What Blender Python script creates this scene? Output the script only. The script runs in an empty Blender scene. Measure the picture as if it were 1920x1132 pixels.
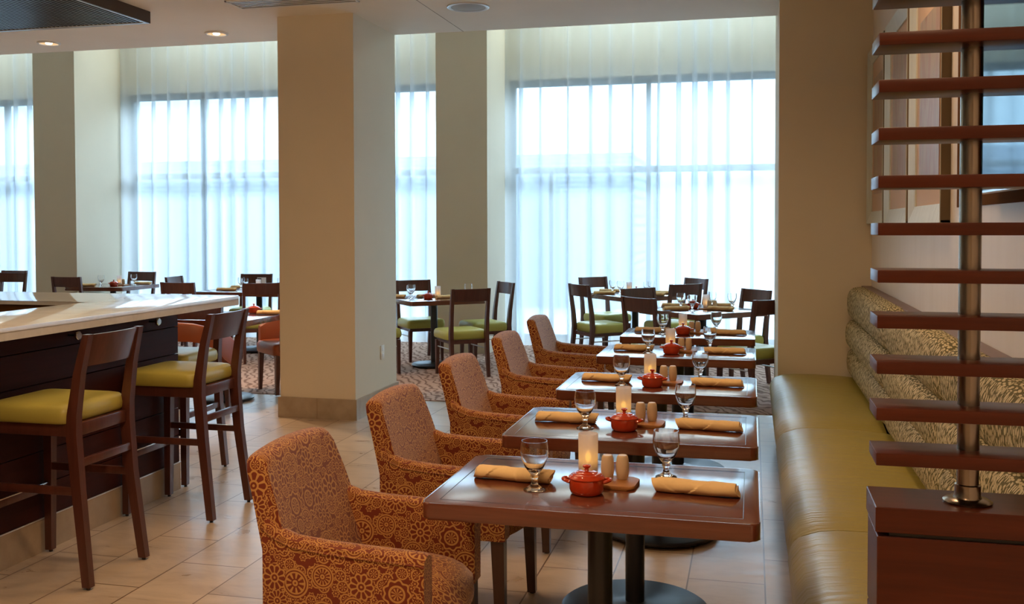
import bpy, bmesh, math, random
from mathutils import Matrix, Vector
random.seed(7)
S = bpy.context.scene
COL = S.collection
PI = math.pi
R = math.radians

# ------------------------------------------------------------------ camera
cam_d = bpy.data.cameras.new('camera'); cam = bpy.data.objects.new('camera', cam_d); COL.objects.link(cam)
YAW, PITCH, ROLL = 0.237818884, 0.0276384987, 0.00228745177
fw = Vector((-math.sin(YAW)*math.cos(PITCH), math.cos(YAW)*math.cos(PITCH), -math.sin(PITCH)))
rt = Vector((math.cos(YAW), math.sin(YAW), 0)); dn = fw.cross(rt)
r2 = math.cos(ROLL)*rt + math.sin(ROLL)*dn; d2 = -math.sin(ROLL)*rt + math.cos(ROLL)*dn
cam.matrix_world = Matrix(((r2.x, -d2.x, -fw.x, 0), (r2.y, -d2.y, -fw.y, 0), (r2.z, -d2.z, -fw.z, 1.54), (0, 0, 0, 1)))
cam_d.sensor_width = 36; cam_d.lens = 1857.19/1920*36
cam_d.shift_y = -(566-474.997)/1920
cam_d.clip_start = .05; cam_d.clip_end = 200
S.camera = cam

# ------------------------------------------------------------------ world, exposure
SKY = 24
w = bpy.data.worlds.new('world'); S.world = w; w.use_nodes = True
wn = w.node_tree
bg = wn.nodes['Background']
geo = wn.nodes.new('ShaderNodeTexCoord'); sep = wn.nodes.new('ShaderNodeSeparateXYZ')
rmp = wn.nodes.new('ShaderNodeValToRGB')
rmp.color_ramp.elements[0].position = .0; rmp.color_ramp.elements[0].color = (.05, .07, .085, 1)
rmp.color_ramp.elements[1].position = .6; rmp.color_ramp.elements[1].color = (.71, .845, 1, 1)
e = rmp.color_ramp.elements.new(.12); e.color = (.078, .098, .112, 1)
wn.links.new(geo.outputs['Generated'], sep.inputs[0]); wn.links.new(sep.outputs['Z'], rmp.inputs[0])
wn.links.new(rmp.outputs[0], bg.inputs['Color']); bg.inputs['Strength'].default_value = SKY
S.view_settings.view_transform = 'Standard'; S.view_settings.look = 'None'
S.view_settings.exposure = 0.2; S.view_settings.gamma = 1; S.view_settings.use_curve_mapping = False
cy = S.cycles
cy.use_denoising = True; cy.max_bounces = 10; cy.diffuse_bounces = 5; cy.glossy_bounces = 4; cy.transmission_bounces = 8
cy.transparent_max_bounces = 16; cy.caustics_reflective = False; cy.caustics_refractive = False; cy.sample_clamp_indirect = 6

def area(name, loc, size, power, color, rot=(0, 0, 0), sy=None, portal=False, spread=None):
    l = bpy.data.lights.new(name, 'AREA'); l.energy = power; l.color = color
    if sy: l.shape = 'RECTANGLE'; l.size = size; l.size_y = sy
    else: l.shape = 'DISK'; l.size = size
    if spread: l.spread = spread
    if portal: l.cycles.is_portal = True
    o = bpy.data.objects.new(name, l); COL.objects.link(o); o.location = loc; o.rotation_euler = rot
    return o
# daylight portals in the three window openings
for px, pw in ((-1.0, 4.2), (-6.25, 5.0), (-11.5, 4.1)):
    area('window_portal', (px, 12.8, 1.75), pw, 1, (1, 1, 1), (R(-90), 0, 0), sy=3.4, portal=True)
# the room's warm ceiling downlights above and behind the camera
WARM = (1, .66, .39)
LAMP = 25
for lx, ly, k in ((-4.4, 1.2, .55), (-4.6, 4.3, .45), (-1.4, -1.2, 1), (-1.5, 1.6, 1.1), (-1.35, 4.6, .3), (.2, .6, .55), (-7.5, 3.5, .8), (.35, 4.9, .34)):
    area('ceiling_lamp_light', (lx, ly, 3.2), .35, LAMP*k, WARM, spread=R(150))

area('ceiling_fill_up', (-2.3, 4.2, 2.72), 1.4, 34, WARM, (PI, 0, 0))  # upward fill lights added to brighten the ceiling, no fixture behind them
area('ceiling_fill_up', (-6.5, 4.6, 2.72), 1.2, 16, WARM, (PI, 0, 0))  # second added ceiling fill, out of view over the bar
# cool white lamps recessed in the raised ceiling along the window wall
for lx, lw, k in ((-1.0, 3.6, 1), (-6.2, 4.4, 1.1), (-11.4, 3.4, .8)):
    area('raised_ceiling_light', (lx, 12.0, 4.53), lw, 38*k, (.80, .97, 1), sy=.5)

# ------------------------------------------------------------------ mesh helpers
class MB:
    def __init__(s): s.bm = bmesh.new(); s.mats = []
    def _v(s, pts): return [s.bm.verts.new(p) for p in pts]
    def box(s, x0, y0, z0, x1, y1, z1, bev=0, seg=2):
        vs = s._v([(x, y, z) for x in (x0, x1) for y in (y0, y1) for z in (z0, z1)])
        fs = [s.bm.faces.new([vs[i] for i in q]) for q in ((0, 1, 3, 2), (4, 6, 7, 5), (0, 4, 5, 1), (2, 3, 7, 6), (0, 2, 6, 4), (1, 5, 7, 3))]
        if bev: s.bevel(fs, bev, seg)
        return s
    def bevel(s, fs, w, seg=2, sel=None):
        es = list({e for f in fs for e in f.edges if sel is None or sel(e)})
        bmesh.ops.bevel(s.bm, geom=es, offset=w, segments=seg, profile=.5, affect='EDGES', clamp_overlap=True)
    def rings(s, rs, cap=True, closed=False):
        L = [s._v(r) for r in rs]; n = len(rs[0]); fs = []
        prs = list(zip(L, L[1:])) + ([(L[-1], L[0])] if closed else [])
        for a, b in prs:
            for i in range(n):
                j = (i+1) % n
                fs.append(s.bm.faces.new((a[i], a[j], b[j], b[i])))
        if cap and not closed:
            fs.append(s.bm.faces.new(L[0][::-1])); fs.append(s.bm.faces.new(L[-1]))
        return fs
    def quadpost(s, secs, bev=.004):
        # secs: list of (cx, cy, z, hx, hy)
        fs = s.rings([[(x-hx, y-hy, z), (x+hx, y-hy, z), (x+hx, y+hy, z), (x-hx, y+hy, z)] for x, y, z, hx, hy in secs])
        if bev: s.bevel(fs, bev, 2, lambda e: e.calc_face_angle(0) > .5)
        return s
    def tube(s, pts, r, n=10, cap=True):
        pts = [Vector(p) for p in pts]; rs = []
        rad = r if isinstance(r, (list, tuple)) else [r]*len(pts)
        up = None
        for i, p in enumerate(pts):
            t = (pts[min(i+1, len(pts)-1)] - pts[max(i-1, 0)]).normalized()
            if up is None: up = Vector((0, 0, 1)) if abs(t.z) < .9 else Vector((1, 0, 0))
            a = t.cross(up).normalized(); b = a.cross(t).normalized(); up = b
            rs.append([p + rad[i]*(a*math.cos(2*PI*k/n) + b*math.sin(2*PI*k/n)) for k in range(n)])
        s.rings(rs, cap); return s
    def lathe(s, prof, n=24, cx=0, cy=0, z0=0, sx=1, sy=1, closed=False, cap=True):
        s.rings([[(cx+r*sx*math.cos(2*PI*k/n), cy+r*sy*math.sin(2*PI*k/n), z0+z) for k in range(n)] for r, z in prof], cap, closed); return s
    def cyl(s, cx, cy, z0, z1, r, n=24, bev=0):
        p = [(r, z0), (r, z1)] if not bev else [(r-bev, z0), (r, z0+bev), (r, z1-bev), (r-bev, z1)]
        return s.lathe(p, n, cx, cy)
    def prism(s, poly, z0, z1, bev=0, seg=2):
        fs = s.rings([[(x, y, z0) for x, y in poly], [(x, y, z1) for x, y in poly]])
        if bev: s.bevel([fs[-1], fs[-2]], bev, seg)
        return s
    def xform(s, M): bmesh.ops.transform(s.bm, matrix=M, verts=s.bm.verts); return s
    def build(s, name, mat, parent=None, smooth=40, loc=None, rot=None, sub=0):
        bm = s.bm
        bmesh.ops.recalc_face_normals(bm, faces=bm.faces)
        uv = bm.loops.layers.uv.new('UVMap'); bm.normal_update()
        for f in bm.faces:
            n = f.normal; ax = max(range(3), key=lambda i: abs(n[i]))
            for l in f.loops:
                c = l.vert.co
                l[uv].uv = (c.y, c.z) if ax == 0 else ((c.x, c.z) if ax == 1 else (c.x, c.y))
        me = bpy.data.meshes.new(name); bm.to_mesh(me); bm.free()
        me.materials.append(mat)
        if smooth:
            me.polygons.foreach_set('use_smooth', [True]*len(me.polygons)); me.set_sharp_from_angle(angle=R(smooth))
        o = bpy.data.objects.new(name, me); COL.objects.link(o)
        if parent: o.parent = parent
        if loc: o.location = loc
        if rot: o.rotation_euler = rot
        if sub:
            m = o.modifiers.new('sub', 'SUBSURF'); m.levels = sub; m.render_levels = sub
        return o

def tag(o, label, cat, group=None):
    o['label'] = label; o['category'] = cat
    if group: o['group'] = group
    return o
def thing(name, label, cat, loc=(0, 0, 0), rz=0, group=None):
    o = bpy.data.objects.new(name, None); COL.objects.link(o); o.empty_display_size = .1
    o.location = loc; o.rotation_euler = (0, 0, rz)
    return tag(o, label, cat, group)
def struct(o): o['kind'] = 'structure'; return o
def dup(root, loc, rz, label, group=None):
    r = root.copy(); COL.objects.link(r); r.location = loc; r.rotation_euler = (0, 0, rz); r['label'] = label
    if group: r['group'] = group
    for ch in root.children:
        c = ch.copy(); COL.objects.link(c); c.parent = r
        for g in ch.children:
            d = g.copy(); COL.objects.link(d); d.parent = c
    return r
class Maker:
    """builds a kind once, later calls copy it"""
    def __init__(s, fn, cat, group): s.fn, s.cat, s.group, s.proto = fn, cat, group, None
    def __call__(s, loc, rz, label, group=None):
        if s.proto is None:
            s.proto = s.fn(); s.proto.location = loc; s.proto.rotation_euler = (0, 0, rz)
            return tag(s.proto, label, s.cat, group or s.group)
        return dup(s.proto, loc, rz, label, group or s.group)
def empty(name):
    o = bpy.data.objects.new(name, None); COL.objects.link(o); o.empty_display_size = .1; return o
def rrect(x0, y0, x1, y1, r, n=5):
    out = []
    for cx, cy_, a0 in ((x1-r, y1-r, 0), (x0+r, y1-r, 90), (x0+r, y0+r, 180), (x1-r, y0+r, 270)):
        out += [(cx+r*math.cos(R(a0+90*k/n)), cy_+r*math.sin(R(a0+90*k/n))) for k in range(n+1)]
    return out

# ------------------------------------------------------------------ material helpers
class NT:
    def __init__(s, name):
        s.mat = bpy.data.materials.new(name); s.mat.use_nodes = True; s.t = s.mat.node_tree
        s.b = s.t.nodes['Principled BSDF']; s.out = s.t.nodes['Material Output']
    def n(s, typ, **kw):
        nd = s.t.nodes.new('ShaderNode'+typ)
        for k, v in kw.items(): setattr(nd, k, v)
        return nd
    def link(s, a, b): s.t.links.new(a, b)
    def put(s, sock, v):
        if isinstance(v, bpy.types.NodeSocket): s.link(v, sock)
        else:
            if isinstance(v, tuple) and len(v) == 3 and sock.type == 'RGBA': v = (*v, 1)
            sock.default_value = v
    def m(s, op, a, b=0.0, c=0.0):
        nd = s.n('Math', operation=op); s.put(nd.inputs[0], a); s.put(nd.inputs[1], b); s.put(nd.inputs[2], c); return nd.outputs[0]
    def mix(s, f, a, b, mode='MIX'):
        nd = s.n('Mix', data_type='RGBA', blend_type=mode); s.put(nd.inputs[0], f); s.put(nd.inputs[6], a); s.put(nd.inputs[7], b); return nd.outputs[2]
    def coord(s, which='Object', scale=(1, 1, 1), rot=(0, 0, 0), loc=(0, 0, 0)):
        tc = s.n('TexCoord'); mp = s.n('Mapping'); s.link(tc.outputs[which], mp.inputs[0])
        mp.inputs['Scale'].default_value = scale; mp.inputs['Rotation'].default_value = rot; mp.inputs['Location'].default_value = loc
        return mp.outputs[0]
    def wpos(s, scale=(1, 1, 1), loc=(0, 0, 0), rot=(0, 0, 0)):
        g = s.n('NewGeometry'); mp = s.n('Mapping'); s.link(g.outputs['Position'], mp.inputs[0])
        mp.inputs['Scale'].default_value = scale; mp.inputs['Location'].default_value = loc; mp.inputs['Rotation'].default_value = rot
        return mp.outputs[0]
    def noise(s, v, scale=5, detail=3, rough=.5, dist=0):
        nd = s.n('TexNoise'); s.link(v, nd.inputs['Vector']); nd.inputs['Scale'].default_value = scale; nd.inputs['Detail'].default_value = detail
        nd.inputs['Roughness'].default_value = rough; nd.inputs['Distortion'].default_value = dist; return nd.outputs[0]
    def ramp(s, f, stops):
        nd = s.n('ValToRGB'); s.put(nd.inputs[0], f); r = nd.color_ramp
        r.elements[0].position, r.elements[0].color = stops[0][0], (*stops[0][1], 1)
        r.elements[1].position, r.elements[1].color = stops[-1][0], (*stops[-1][1], 1)
        for p, c in stops[1:-1]: r.elements.new(p).color = (*c, 1)
        return nd.outputs[0]
    def bump(s, h, strength=.2, dist=.002):
        nd = s.n('Bump'); s.put(nd.inputs['Height'], h); nd.inputs['Strength'].default_value = strength; nd.inputs['Distance'].default_value = dist
        s.link(nd.outputs[0], s.b.inputs['Normal'])
    def set(s, **kw):
        mp = dict(color='Base Color', rough='Roughness', metal='Metallic', spec='Specular IOR Level', coat='Coat Weight', coatr='Coat Roughness', sheen='Sheen Weight', trans='Transmission Weight', ior='IOR', emit='Emission Color', emits='Emission Strength', sheent='Sheen Tint', sheenr='Sheen Roughness')
        for k, v in kw.items(): s.put(s.b.inputs[mp[k]], v)
        return s
def plain(name, color, rough=.5, **kw):
    return NT(name).set(color=color, rough=rough, **kw).mat
def woodmat(name, c1, c2, rough=.3, axis=1, coat=0.0, gs=1.0, spec=.5):
    t = NT(name); sc = [28*gs]*3; sc[axis] = 1.6*gs
    v = t.coord('Object', tuple(sc))
    a = t.noise(v, 1, 4, .55, .6); b = t.noise(t.coord('Object', tuple(x*6 for x in sc)), 1, 2)
    f = t.m('ADD', t.m('MULTIPLY', a, .8), t.m('MULTIPLY', b, .2))
    t.set(color=t.ramp(f, [(.3, c1), (.7, c2)]), rough=rough, coat=coat, coatr=.15, spec=spec)
    return t.mat
M = {}
def wallmat(name, c, sc=3):
    t = NT(name); n = t.noise(t.wpos(), sc, 3)
    t.set(color=t.mix(n, tuple(x*.96 for x in c), tuple(min(1, x*1.03) for x in c)), rough=.75)
    t.bump(t.noise(t.wpos(), 160, 2), .08, .001); return t.mat
M['wall'] = wallmat('cream_paint', (.75, .675, .53))
M['ceiling'] = wallmat('ceiling_paint', (.86, .81, .71))
t = NT('right_wall_paint'); n1 = t.noise(t.wpos((9, 9, 1.2)), 1, 4, .6)
t.set(color=t.mix(n1, (.74, .69, .63), (.85, .82, .78)), rough=.45); M['wallpaper'] = t.mat
# floor tiles: 0.648 x 0.325 in running bond, strips along Y
t = NT('floor_tile'); sepn = t.n('SeparateXYZ'); t.link(t.wpos(), sepn.inputs[0]); comb = t.n('CombineXYZ')
t.link(t.m('SUBTRACT', sepn.outputs[1], 4.348-6.48), comb.inputs[0]); t.link(t.m('SUBTRACT', sepn.outputs[0], .06-19.5), comb.inputs[1])
br = t.n('TexBrick'); t.link(comb.outputs[0], br.inputs['Vector']); br.offset = .5; br.offset_frequency = 2
for k, v in dict(Scale=1.0, **{'Mortar Size': .0034, 'Mortar Smooth': .1, 'Bias': 0.0, 'Brick Width': .648, 'Row Height': .325}).items(): br.inputs[k].default_value = v
br.inputs['Color1'].default_value = (.46, .365, .27, 1); br.inputs['Color2'].default_value = (.55, .45, .34, 1); br.inputs['Mortar'].default_value = (.15, .09, .05, 1)
cl = t.noise(t.wpos((1.6, 4, 1)), 2.2, 6, .62, .8)
col = t.mix(.8, br.outputs['Color'], t.ramp(cl, [(.3, (.72, .68, .64)), (.55, (1, 1, 1)), (.75, (1.1, 1.08, 1.05))]), 'MULTIPLY')
sp = t.m('GREATER_THAN', t.noise(t.wpos((1.1, 2.4, 1)), 9, 5, .7), .70)
col = t.mix(t.m('MULTIPLY', sp, .35), col, (.25, .17, .11))
t.set(color=col, rough=t.m('ADD', .2, t.m('MULTIPLY', cl, .22))); t.bump(br.outputs['Fac'], -.3, .002); M['tile'] = t.mat
t = NT('base_tile'); n1 = t.noise(t.wpos(), 7, 5, .6); t.set(color=t.ramp(n1, [(.3, (.36, .28, .19)), (.7, (.47, .38, .28))]), rough=.35); M['basetile'] = t.mat
# carpet with wandering dark lines
t = NT('carpet'); vv = t.wpos((1.9, 1.1, 1)); nz = t.n('TexNoise'); t.link(vv, nz.inputs['Vector']); nz.inputs['Scale'].default_value = 4.5; nz.inputs['Detail'].default_value = 1.5
wv = t.n('TexWave', wave_type='BANDS', bands_direction='DIAGONAL'); ad = t.n('VectorMath', operation='MULTIPLY_ADD'); t.link(nz.outputs['Color'], ad.inputs[0]); ad.inputs[1].default_value = (.30, .30, 0); t.link(vv, ad.inputs[2])
t.link(ad.outputs[0], wv.inputs['Vector']); wv.inputs['Scale'].default_value = 3.6; wv.inputs['Distortion'].default_value = 5; wv.inputs['Detail'].default_value = 1
col = t.ramp(wv.outputs['Fac'], [(.0, (.20, .115, .085)), (.16, (.22, .13, .095)), (.30, (.40, .26, .20)), (1, (.46, .31, .24))])
t.set(color=col, rough=.95, spec=.1); t.bump(t.noise(t.wpos(), 300, 1), .4, .004); M['carpet'] = t.mat
# woods
M['table'] = woodmat('table_wood', (.098, .026, .013), (.160, .045, .022), 0.17, 0, .7)
M['chairwood'] = woodmat('chair_wood', (.066, .020, .013), (.115, .036, .024), .3, 2, .2)
M['barwood'] = woodmat('bar_wood', (.032, .007, .005), (.050, .011, .008), .5, 1, 0, 1, .12)
M['divwood'] = woodmat('divider_wood', (.058, .0105, .0035), (.10, .020, .0065), .33, 0, .05, 1, .3)
M['darkwood'] = woodmat('legs_wood', (.045, .018, .010), (.075, .030, .017), .35, 2, .15)
M['trimwood'] = woodmat('ledge_wood', (.14, .075, .055), (.20, .115, .085), .4, 1)
def leather(name, c1, c2, rough=.38, wr=0.0):
    t = NT(name); n = t.noise(t.coord('Object'), 5, 4, .55)
    t.set(color=t.mix(n, c1, c2), rough=rough)
    h = t.noise(t.coord('Object'), 140, 2)
    if wr:
        h2 = t.noise(t.wpos((.9, 9, .9)), 1.6, 3, .55, 1.6); h = t.m('ADD', t.m('MULTIPLY', h, .05), h2); t.bump(h, .32, .02*wr)
    else: t.bump(h, .06, .002)
    return t.mat
M['green'] = leather('green_leather', (.43, .44, .09), (.51, .50, .12))
M['stoolgreen'] = leather('yellow_green_leather', (.40, .355, .070), (.47, .415, .095))
M['banquette'] = leather('olive_gold_leather', (.33, .265, .05), (.40, .325, .068), .36, 1)
M['rust'] = leather('rust_leather', (.27, .062, .018), (.36, .088, .027), .34)
# floral fabric of the armchairs
def floral():
    t = NT('floral_fabric'); tc = t.n('TexCoord'); uv = tc.outputs['UV']
    def layer(scale, rnd):
        v = t.n('TexVoronoi', voronoi_dimensions='2D', feature='F1'); t.link(uv, v.inputs['Vector'])
        v.inputs['Scale'].default_value = scale; v.inputs['Randomness'].default_value = rnd
        d = t.n('VectorMath', operation='SUBTRACT'); t.link(uv, d.inputs[0]); t.link(v.outputs['Position'], d.inputs[1])
        s2 = t.n('SeparateXYZ'); t.link(d.outputs[0], s2.inputs[0])
        th = t.m('ARCTAN2', s2.outputs[1], s2.outputs[0]); c = t.n('SeparateColor'); t.link(v.outputs['Color'], c.inputs[0])
        return v.outputs['Distance'], th, c.outputs[0], c.outputs[1]
    def band(x, c, wd): return t.m('LESS_THAN', t.m('ABSOLUTE', t.m('SUBTRACT', x, c)), wd)
    def OR(*a):
        r = a[0]
        for b in a[1:]: r = t.m('MAXIMUM', r, b)
        return r
    def AND(*a):
        r = a[0]
        for b in a[1:]: r = t.m('MULTIPLY', r, b)
        return r
    r, th, ra, rb = layer(11.5, .62)
    r = t.m('MULTIPLY', r, t.m('ADD', .80, t.m('MULTIPLY', rb, .40)))
    npet = t.m('ADD', 8, t.m('FLOOR', t.m('MULTIPLY', rb, 6.99)))
    wav = t.m('COSINE', t.m('MULTIPLY', npet, th))
    # type A: wheel of rings and spokes
    A = OR(band(r, .40, .028), band(r, .31, .022), AND(t.m('GREATER_THAN', wav, .25), t.m('GREATER_THAN', r, .13), t.m('LESS_THAN', r, .29)), band(r, .06, .03))
    # type B: outlined petals
    rp = t.m('MULTIPLY', .41, t.m('ADD', .70, t.m('MULTIPLY', .30, t.m('POWER', t.m('ABSOLUTE', t.m('COSINE', t.m('MULTIPLY', t.m('MULTIPLY', npet, .5), th))), .6))))
    petl = AND(t.m('LESS_THAN', wav, -.55), t.m('GREATER_THAN', r, .15), t.m('LESS_THAN', r, .38))
    B = OR(t.m('LESS_THAN', t.m('ABSOLUTE', t.m('SUBTRACT', r, rp)), .03), petl, band(r, .13, .028), t.m('LESS_THAN', r, .04))
    # type C: dark disc with pale star and scalloped rim
    C = OR(AND(t.m('GREATER_THAN', wav, .1), t.m('LESS_THAN', r, .17)), band(r, .22, .03), band(r, t.m('ADD', .38, t.m('MULTIPLY', wav, .03)), .03))
    sA = t.m('LESS_THAN', ra, .34); sC = t.m('GREATER_THAN', ra, .67); sB = t.m('SUBTRACT', 1, t.m('ADD', sA, sC))
    big = OR(AND(A, sA), AND(B, sB), AND(C, sC))
    q, th2, qa, qb = layer(40.0, .7)
    w2 = t.m('COSINE', t.m('MULTIPLY', 6, th2))
    small = OR(band(q, t.m('ADD', .35, t.m('MULTIPLY', w2, .07)), .062), t.m('LESS_THAN', q, .12))
    inside = t.m('LESS_THAN', r, .44)
    p, th3, pa, pb = layer(23.0, .75)
    w3 = t.m('COSINE', t.m('MULTIPLY', t.m('ADD', 6, t.m('FLOOR', t.m('MULTIPLY', pb, 3.99))), th3))
    mid = OR(band(p, .36, .045), AND(t.m('GREATER_THAN', w3, .15), t.m('LESS_THAN', p, .26), t.m('GREATER_THAN', p, .09)), t.m('LESS_THAN', p, .05))
    inmid = t.m('LESS_THAN', p, .405)
    fill = t.m('ADD', t.m('MULTIPLY', inmid, mid), t.m('MULTIPLY', t.m('SUBTRACT', 1, inmid), small))
    pat = t.m('ADD', t.m('MULTIPLY', inside, big), t.m('MULTIPLY', t.m('SUBTRACT', 1, inside), fill))
    col = t.mix(pat, (.150, .024, .007), (.45, .225, .062))
    t.set(color=col, rough=.75, sheen=.6, sheenr=.4, sheent=(1, .78, .70), spec=.25)
    t.bump(t.m('ADD', pat, t.noise(t.coord('Object'), 400, 1)), .25, .0015)
    return t.mat
M['floral'] = floral()
# banquette back: small leaf strokes
t = NT('leaf_fabric')
def leaf(rot, sc):
    v = t.n('TexVoronoi', voronoi_dimensions='2D', feature='F1'); t.link(t.coord('UV', (sc, sc*.36, 1), (0, 0, rot)), v.inputs['Vector']); v.inputs['Scale'].default_value = 1; v.inputs['Randomness'].default_value = .85
    return t.m('LESS_THAN', v.outputs['Distance'], .38)
n1 = t.m('GREATER_THAN', t.noise(t.coord('UV', (9, 9, 1)), 1, 1), .5)
pf = t.m('ADD', t.m('MULTIPLY', leaf(.35, 95), n1), t.m('MULTIPLY', leaf(-.45, 100), t.m('SUBTRACT', 1, n1)))
t.set(color=t.mix(pf, (.140, .115, .042), (.64, .54, .31)), rough=.8, spec=.2); M['leaf'] = t.mat
# stone, metals, small wares
t = NT('white_quartz'); n1 = t.noise(t.wpos((.9, 1.6, 1)), 1.1, 5, .6, 1.2); n2 = t.noise(t.wpos(), 60, 2)
t.set(color=t.mix(.35, t.ramp(n1, [(.40, (.62, .61, .59)), (.5, (.55, .54, .52)), (.58, (.64, .63, .61))]), t.ramp(n2, [(.3, (.58, .57, .55)), (.7, (.64, .63, .61))])), rough=.07); M['quartz'] = t.mat
M['steel'] = NT('brushed_steel').set(color=(.36, .30, .24), rough=.24, metal=1).mat
M['chrome'] = NT('chrome').set(color=(.75, .74, .72), rough=.18, metal=1).mat
M['alu'] = NT('pale_metal').set(color=(.72, .74, .76), rough=.4, metal=.7).mat
M['iron'] = plain('black_iron', (.014, .014, .017), .32)
M['black'] = plain('black_plastic', (.008, .008, .008), .35)
M['red'] = plain('red_enamel', (.46, .040, .009), .12, coat=.5, coatr=.04)
M['ceramic'] = plain('cream_ceramic', (.62, .47, .30), .38)
t = NT('tray_leather'); n1 = t.noise(t.coord('Object'), 90, 3); t.set(color=t.mix(n1, (.30, .12, .028), (.40, .17, .045)), rough=.55); M['tray'] = t.mat
t = NT('gold_napkin'); n1 = t.noise(t.coord('Object', (60, 60, 60)), 1, 2); t.set(color=t.mix(n1, (.76, .53, .25), (.84, .60, .30)), rough=.85, spec=.15, sheen=.15)
t.bump(t.noise(t.coord('Object', (700, 700, 700)), 1, 1), .15, .001); M['napkin'] = t.mat
M['bread'] = plain('pale_napkin', (.72, .60, .43), .85)
M['paper'] = plain('white_card', (.80, .82, .84), .6)
M['dark_card'] = plain('dark_print', (.05, .06, .08), .6)
M['lemon'] = plain('lemon_yellow', (.75, .45, .08), .5)
M['wax'] = plain('white_wax', (.85, .80, .70), .6)
M['switch'] = plain('white_plastic', (.80, .78, .72), .45)
M['speakergrey'] = plain('grey_grille', (.40, .42, .42), .6)
t = NT('glass'); t.set(color=(1, 1, 1), rough=.0, trans=1.0, ior=1.46); M['glass'] = t.mat
t = NT('window_glass'); tr = t.n('BsdfTransparent'); gl = t.n('BsdfGlossy'); gl.inputs['Roughness'].default_value = .02; mx = t.n('MixShader'); fr = t.n('Fresnel'); fr.inputs[0].default_value = 1.45
tr.inputs[0].default_value = (.90, .97, .98, 1); t.link(fr.outputs[0], mx.inputs[0]); t.link(tr.outputs[0], mx.inputs[1]); t.link(gl.outputs[0], mx.inputs[2]); t.link(mx.outputs[0], t.out.inputs[0]); M['pane'] = t.mat
t = NT('frosted_glass'); tr = t.n('BsdfTranslucent'); tr.inputs[0].default_value = (.95, .92, .92, 1); tp = t.n('BsdfTransparent'); df = t.n('BsdfDiffuse'); df.inputs[0].default_value = (.85, .80, .78, 1)
m1 = t.n('MixShader'); m1.inputs[0].default_value = .5; t.link(tr.outputs[0], m1.inputs[1]); t.link(df.outputs[0], m1.inputs[2]); m2 = t.n('MixShader'); m2.inputs[0].default_value = .30; t.link(m1.outputs[0], m2.inputs[1]); t.link(tp.outputs[0], m2.inputs[2])
t.link(m2.outputs[0], t.out.inputs[0]); M['frost'] = t.mat
def emis(name, c, s):
    t = NT(name); em = t.n('Emission'); em.inputs[0].default_value = (*c, 1); em.inputs[1].default_value = s; t.link(em.outputs[0], t.out.inputs[0]); return t.mat
M['flame'] = emis('candle_flame', (1, .50, .07), 4.5)
M['glow'] = emis('lamp_reflector', (1, .62, .30), .9)
M['bulb'] = emis('lamp_bulb', (1, .78, .52), 9)
# sheer curtain: open weave, denser where the fold turns away
t = NT('sheer_curtain'); lw = t.n('LayerWeight'); lw.inputs[0].default_value = .35
tl = t.n('BsdfTranslucent'); tl.inputs[0].default_value = (.96, .97, .99, 1); df = t.n('BsdfDiffuse'); df.inputs[0].default_value = (.90, .91, .88, 1); tp = t.n('BsdfTransparent'); tp.inputs[0].default_value = (.89, .945, 1, 1)
m1 = t.n('MixShader'); m1.inputs[0].default_value = .14; t.link(tl.outputs[0], m1.inputs[1]); t.link(df.outputs[0], m1.inputs[2])
m2 = t.n('MixShader'); fac = t.m('MULTIPLY_ADD', t.m('POWER', lw.outputs['Facing'], .9), .30, .46); t.link(fac, m2.inputs[0]); t.link(tp.outputs[0], m2.inputs[1]); t.link(m1.outputs[0], m2.inputs[2]); t.link(m2.outputs[0], t.out.inputs[0]); M['sheer'] = t.mat
M['frame'] = plain('window_frame_grey', (.20, .27, .30), .4)
t = NT('pale_brick'); br = t.n('TexBrick'); t.link(t.coord('Object', (1, 1, 1), (R(90), 0, 0)), br.inputs['Vector']); br.inputs['Scale'].default_value = 1
br.inputs['Brick Width'].default_value = .3; br.inputs['Row Height'].default_value = .1; br.inputs['Mortar Size'].default_value = .012
br.inputs['Color1'].default_value = (.072, .088, .110, 1); br.inputs['Color2'].default_value = (.055, .070, .092, 1); br.inputs['Mortar'].default_value = (.11, .125, .145, 1); t.set(color=br.outputs['Color'], rough=.9); M['brick'] = t.mat
M['asphalt'] = plain('street_paving', (.075, .09, .105), .9)
t = NT('abstract_print'); n1 = t.noise(t.coord('Object', (1, 2.4, .7)), 2.2, 3, .5, 1.5)
t.set(color=t.ramp(n1, [(.30, (.30, .22, .14)), (.45, (.40, .30, .20)), (.55, (.34, .19, .13)), (.70, (.36, .30, .22))]), rough=.35); M['print'] = t.mat
M['mat_board'] = plain('tan_mat_board', (.60, .43, .30), .7)
M['artframe'] = woodmat('grey_wood_frame', (.56, .60, .55), (.68, .72, .66), .45, 2)
M['artside'] = plain('brown_frame_side', (.17, .115, .06), .5)
M['niche'] = plain('brown_panel', (.13, .055, .013), .9, spec=.05)
t = NT('screen_glass'); t.set(color=(.008, .012, .016), rough=.05, spec=1.0, ior=1.9); t.put(t.b.inputs['Specular Tint'], (.35, .75, 1)); M['screen'] = t.mat
M['baffle'] = plain('dark_slats', (.040, .024, .022), .3)

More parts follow.
